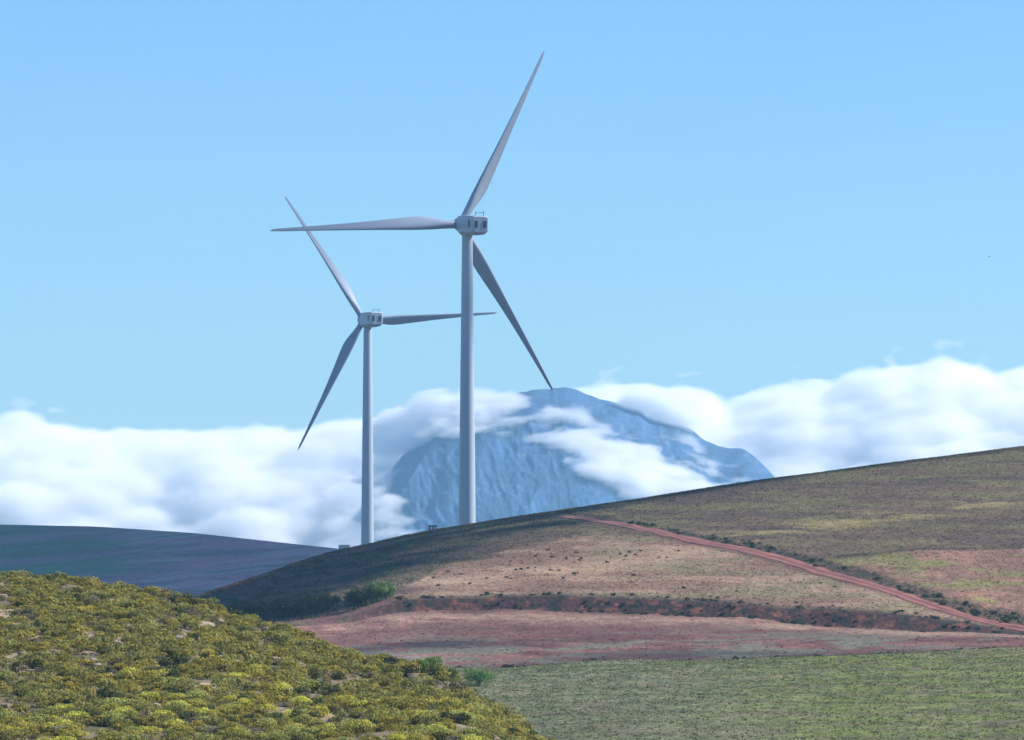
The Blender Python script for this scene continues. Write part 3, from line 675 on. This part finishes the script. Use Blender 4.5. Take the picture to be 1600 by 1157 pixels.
for k in solo:
    t = empty('heath_shrub', (Xp[k], Dp[k], Zp[k] - .06), rng.uniform(0, 6.28)); s_ = size[k]; t.scale = (s_, s_, s_ * rng.uniform(.8, 1.15))
    nm = KINDS[kind[k]][0]; us_ = CX + F * Xp[k] / Dp[k]; wh = 'in the bottom left corner' if us_ < 180 else 'left of the middle' if us_ < 360 else 'below the crest bend' if us_ < 560 else 'at the right end'; sz = 'large ' if s_ > 1.3 else 'mid sized ' if s_ > .95 else 'small '
    tag(t, sz + nm + ' heath shrub ' + wh + ' of the foreground slope', 'shrub', sz + nm + ' heath shrubs ' + wh + ' of the foreground slope')
    for me in (bigm[kind[k]], stm[kind[k]]):
        q = bpy.data.objects.new(me.name.split('.')[0], me); C.objects.link(q); q.parent = t

def lone_bush(loc, rad, ht, col, n_, leaf, name, label, cat, group=None, seed=1, lobes=7):
    rg = np.random.default_rng(seed); t = empty(name, loc); tag(t, label, cat, group)
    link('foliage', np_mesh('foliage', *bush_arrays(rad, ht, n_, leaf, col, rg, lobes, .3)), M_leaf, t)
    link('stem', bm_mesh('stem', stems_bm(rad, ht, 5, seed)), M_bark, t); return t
def on_fore(u, Dq): x = (u - CX) / F * Dq; return Vector((x, Dq, float(fore.z(x, Dq)) - .1))
def on_fore_y(u, y): return fore.at(u, y, 430, 650)
GB = (.15, .235, .05)
for (u, y, rad, ht, lab) in [(387, 973, 1.0, 1.15, 'bright green rounded bush standing on the crest of the foreground slope'),
                        (679, 1052, 1.15, 1.75, 'largest bright green bush at the right foot of the foreground slope'),
                        (703, 1062, 1.0, 1.5, 'smaller bright green bush at the lower right end of the foreground slope'),
                        (660, 1052, .8, 1.3, 'light green bush left of the brightest bushes at the foot of the slope')]:
    lone_bush(on_fore_y(u, y), rad, ht, GB, 900, .08, 'green_bush', lab, 'bush', 'bright green bushes around the foreground slope', int(u))
q = main.at(748, 1082, 900, 1044); lone_bush(q, 3.1, 3.3, GB, 2200, .13, 'green_bush', 'wide bright green bush by the green crop, right of the foreground slope', 'bush', 'bright green bushes around the foreground slope', 77, 9)
for (u, y, rad, ht, i_) in [(634, 1060, .9, 1.2, 0), (605, 1040, .8, .9, 1)]:
    lone_bush(on_fore_y(u, y), rad, ht, (.05, .07, .03), 700, .08, 'dark_bush', ['dark green bush beside the bright bushes at the foot of the slope', 'dark green bush on the lower right crest of the foreground slope'][i_], 'bush', None, 50 + i_)

# rocks on the foreground slope
rocks = []
for i in range(6):
    bm = bmesh.new(); bmesh.ops.create_icosphere(bm, subdivisions=2, radius=1)
    for vv in bm.verts:
        c_ = vv.co.copy(); k_ = .75 + .5 * float(fbm(c_.x * 1.7 + i * 5, c_.y * 1.7 + c_.z * 2, 400 + i)); vv.co = Vector((c_.x * k_, c_.y * k_ * .8, c_.z * k_ * .65))
    me = bm_mesh('boulder', bm); me.materials.append(M_rock); rocks.append(me)
for (u, y, s_, n_) in [(85, 921, .55, 3), (190, 960, .5, 4), (280, 995, .55, 6), (190, 1010, .35, 4), (470, 1020, .4, 3), (160, 1045, .5, 6), (435, 990, .4, 3), (330, 1040, .4, 5), (30, 1030, .4, 3), (560, 1075, .4, 4), (250, 1100, .45, 6)]:
    for j in range(n_):
        p = on_fore_y(u + rng.normal() * 11, y + rng.normal() * 5); s2 = s_ * rng.uniform(.45, 1.15)
        o = bpy.data.objects.new('boulder', rocks[int(rng.integers(6))]); C.objects.link(o); o.location = p + Vector((0, 0, s2 * .35)); o.scale = (s2, s2, s2); o.rotation_euler = (rng.uniform(-.3, .3), rng.uniform(-.3, .3), rng.uniform(0, 6.28))
        tag(o, 'pinkish grey boulder lying between the shrubs of the foreground slope', 'boulder', 'boulders on the foreground slope')

# trees of the two copses
def make_tree(loc, ht, wd, col, label, group, seed):
    rg = np.random.default_rng(seed); r5 = random.Random(seed); t = empty('copse_tree', loc); tag(t, label, 'tree', group)
    bm = bmesh.new(); tube(bm, [Vector((0, 0, -.4)), Vector((.05, 0, ht * .25)), Vector((.0, .1, ht * .5))], [.22, .16, .11], 8)
    cs = []
    for k in range(9):
        a_ = k * 2.4 + r5.uniform(-.4, .4); rr = wd * r5.uniform(.18, .42); e = Vector((math.cos(a_) * rr, math.sin(a_) * rr, ht * r5.uniform(.42, .86)))
        tube(bm, [Vector((0, 0, ht * r5.uniform(.15, .4))), e * .55 + Vector((0, 0, ht * .14)), e], [.09, .06, .03], 5); cs.append((e, wd * r5.uniform(.16, .26)))
    link('trunk', bm_mesh('trunk', bm), M_bark, t); parts = []
    for e, r_ in cs + [(Vector((0, 0, ht * .55)), wd * .3), (Vector((wd * .2, 0, ht * .3)), wd * .24), (Vector((-wd * .22, -.1 * wd, ht * .3)), wd * .24)]:
        m_ = 190; d = rg.normal(size=(m_, 3)); d /= np.linalg.norm(d, axis=1)[:, None]; q = d * np.array([r_, r_, r_ * .75]) * rg.uniform(.55, 1.12, (m_, 1)) + np.array(e[:]); q[:, 2] = np.maximum(q[:, 2], .05)
        parts.append(leaves(q, d, .15, np.array(col)[None, :] * rg.uniform(.7, 1.35) * rg.uniform(.7, 1.3, (m_, 1)), rg))
    link('crown', np_mesh('crown', *merge(parts)), M_leaf, t)
TD = (.018, .032, .016)
ordn = ['first', 'second', 'third', 'fourth', 'fifth', 'sixth', 'seventh', 'eighth', 'ninth', 'tenth']
for i, (u, y, h_, w_) in enumerate([(346, 948, 3.6, 4.6), (363, 951, 3.9, 5.0), (384, 955, 4.2, 5.4), (406, 957, 4.0, 5.0), (428, 959, 4.1, 5.6), (450, 960, 3.9, 5.4), (472, 960, 4.2, 5.4), (493, 959, 4.4, 5.4), (512, 957, 4.0, 4.8)]):
    Dq = 1168; x = (u - CX) / F * Dq; q = Vector((x, Dq, float(main.z(x, Dq)) - .2))
    make_tree(q, h_ * 1.32, w_ * 1.1, TD, ordn[i] + ' dark tree from the left in the long shaded copse', 'dark trees of the long copse', 500 + i)
for i, (u, h_, w_, cl, lab) in enumerate([(553, 3.6, 4.4, TD, 'dark tree at the left end of the small sunlit copse'), (571, 4.0, 4.8, (.07, .11, .035), 'dark green tree second from the left in the small sunlit copse'),
                                 (588, 4.0, 4.8, (.15, .22, .055), 'bright topped tree second from the right in the small copse'), (603, 3.5, 4.0, (.15, .22, .055), 'bright topped tree at the right end of the small copse')]):  # bright crowns carry their sunlit green in the leaf colour
    Dq = 1166; x = (u - CX) / F * Dq; make_tree(Vector((x, Dq, float(main.z(x, Dq)) - .2)), h_ * 1.15, w_ * 1.05, cl, lab, 'trees of the small copse', 530 + i)

# bushes: one mesh of each size, copied
bm_kinds = []
for i in range(5):
    f_ = np_mesh('foliage', *bush_arrays(.75, .8, 130, .13, (.05, .06, .03), rng, 4, .3)); f_.materials.append(M_leaf); s_m = bm_mesh('stem', stems_bm(.7, .8, 3, 60 + i)); s_m.materials.append(M_bark); bm_kinds.append((f_, s_m))
def small_bush(x, Dq, s_, name, label, group):
    us_ = CX + F * x / Dq; wh = ' at its left end' if us_ < 850 else ' left of its middle' if us_ < 1080 else ' right of its middle' if us_ < 1330 else ' at its right end'; sz = 'larger ' if s_ > .75 else 'small '
    label = sz + label.replace('small ', '') + wh; group = sz + group + wh
    t = empty(name, (x, Dq, float(main.z(x, Dq)) - .08), rng.uniform(0, 6.28)); t.scale = (s_ * rng.uniform(.9, 1.3), s_ * rng.uniform(.9, 1.3), s_); tag(t, label, 'bush', group)
    for me in bm_kinds[int(rng.integers(5))]:
        q = bpy.data.objects.new(me.name.split('.')[0], me); C.objects.link(q); q.parent = t
dots = [(828, 868), (838, 870), (900, 865), (908, 874), (898, 879), (799, 877), (825, 889), (836, 888), (860, 892), (873, 893), (898, 899), (814, 891), (791, 903), (1017, 884), (1026, 899), (1125, 907), (970, 867), (978, 870), (984, 864), (992, 868), (1001, 862),
        (975, 876), (1030, 872), (1041, 872), (678, 904), (684, 916), (787, 883), (806, 892), (856, 861), (884, 874), (905, 876), (1090, 884), (1060, 862), (948, 880), (862, 872), (720, 898), (735, 913), (700, 895), (760, 905), (1068, 920), (1235, 908), (1282, 912), (1303, 918), (990, 900), (1150, 925), (880, 905), (816, 880)]
for (u, y) in dots:
    p = main.at(u, y, 1156, 1490); small_bush(p.x, p.y, rng.uniform(.4, .8) * (1.5 if (u, y) == (898, 899) else 1), 'field_bush', 'small dark bush dotted on the tan stubble field', 'dark bushes dotted over the stubble field')
def clumped(n_, u0, u1, seed, gap=.47, sc=26.):
    out = []
    while len(out) < n_:
        u = rng.uniform(u0, u1); d_ = float(fbm(np.array(u / sc), np.array(seed * 7.7), seed))
        if rng.uniform() < float(sstep(gap - .1, gap + .12, np.array(d_))) + .04: out.append(u)
    return out
for u in clumped(135, 885, 1640, 1):
    f_ = float(sstep(900, 1400, u)); off_ = 5 + (3 + 13 * f_) * rng.uniform(0, 1) ** 1.4; p = main.at(u, float(ROADC(u)) - off_, 1060, 1490)
    small_bush(p.x, p.y, .35 + 1.05 * rng.uniform(0, 1) ** 2, 'verge_bush', 'dark bush in the scrubby verge above the red road', 'dark bushes in the verge above the red road')
for u in clumped(90, 600, 1570, 2):
    x = (u - CX) / F * (Dq := 1155.5 + 9 * rng.uniform(0, 1) ** 2); small_bush(x, Dq, (.3 + .75 * rng.uniform(0, 1) ** 2) * (1.4 if u < 720 else 1), 'bank_bush', 'dark bush along the top of the eroded earth bank', 'dark bushes along the earth bank')
for u in clumped(95, 620, 1560, 3, .45):
    x = (u - CX) / F * (Dq := 1151 + rng.uniform(-2.5, 2)); small_bush(x, Dq, .35 + .6 * rng.uniform(0, 1) ** 1.5, 'bank_foot_bush', 'dark bush on the face of the earth bank', 'dark bushes on the face of the earth bank')
for u in clumped(70, 690, 1630, 4, .5):
    x = (u - CX) / F * (Dq := 1045 + rng.uniform(-7, 3)); small_bush(x, Dq, .25 + .7 * rng.uniform(0, 1) ** 2, 'hedge_bush', 'dark bush in the broken hedge line above the green crop', 'dark bushes of the hedge line above the green crop')

# grass and low heath over the main hill, coloured like the ground it grows from
N_ = 95000
Dg = np.concatenate([1545 - 900 * rng.uniform(0, 1, N_) ** 1.15, rng.uniform(1470, 1530, 14000)]); ug = rng.uniform(-20, 1700, len(Dg)); Xg = (ug - CX) / F * Dg; Zg = main.z(Xg, Dg)
ui = np.clip(((ug - us[0]) / 2.5).astype(int), 0, len(us) - 1); di = np.clip(np.searchsorted(Dsm, Dg), 0, len(Dsm) - 1)
ca_ = hill.data.color_attributes['albedo']; buf = np.empty(len(hill.data.vertices) * 4, np.float32); ca_.data.foreach_get('color', buf); hc = buf.reshape(len(us), len(Dsm), 4)[..., :3]
yg = HY - Zg / Dg * F; istan = hc[ui, di].sum(-1) > .40; ok = (~istan | (rng.uniform(0, 1, len(Dg)) < .35)); ok &= (np.abs(yg - ROADC(ug)) > 6) | (ug < 860); ok &= ~((Dg > 1148) & (Dg < 1156)); ok &= (Dg < 1045) | (Dg > 1152) | (rng.uniform(0, 1, len(Dg)) < .12)
Dg, Xg, Zg, ui, di, ug = Dg[ok], Xg[ok], Zg[ok], ui[ok], di[ok], ug[ok]
ctr = []; nr = []; kc = []; hs_ = rng.uniform(.08, .28, len(Dg)) * (1 - .45 * (Dg < 1045)) * (1 + .9 * (Dg > 1465)) * (1 + .6 * (ug < 640)) 
gcol = hc[ui, di] * rng.uniform(.95, 1.9, (len(Dg), 1)) * np.array([1.0, 1.02, .8])
for j in range(3):
    ctr.append(np.stack([Xg + rng.normal(size=len(Dg)) * .25, Dg + rng.normal(size=len(Dg)) * .25, Zg + hs_ * .5], -1)); nr.append(rng.normal(size=(len(Dg), 3)) * (1, 1, 1) + (.3, -.2, .8)); kc.append(gcol)
v, f, k_ = leaves(np.concatenate(ctr), np.concatenate(nr) * 2, .2, np.concatenate(kc), rng)
tag(link('hill_grass', np_mesh('hill_grass', v, f, k_), M_leaf), 'grass and low heath growing over the main hill', 'grass', kind='stuff')
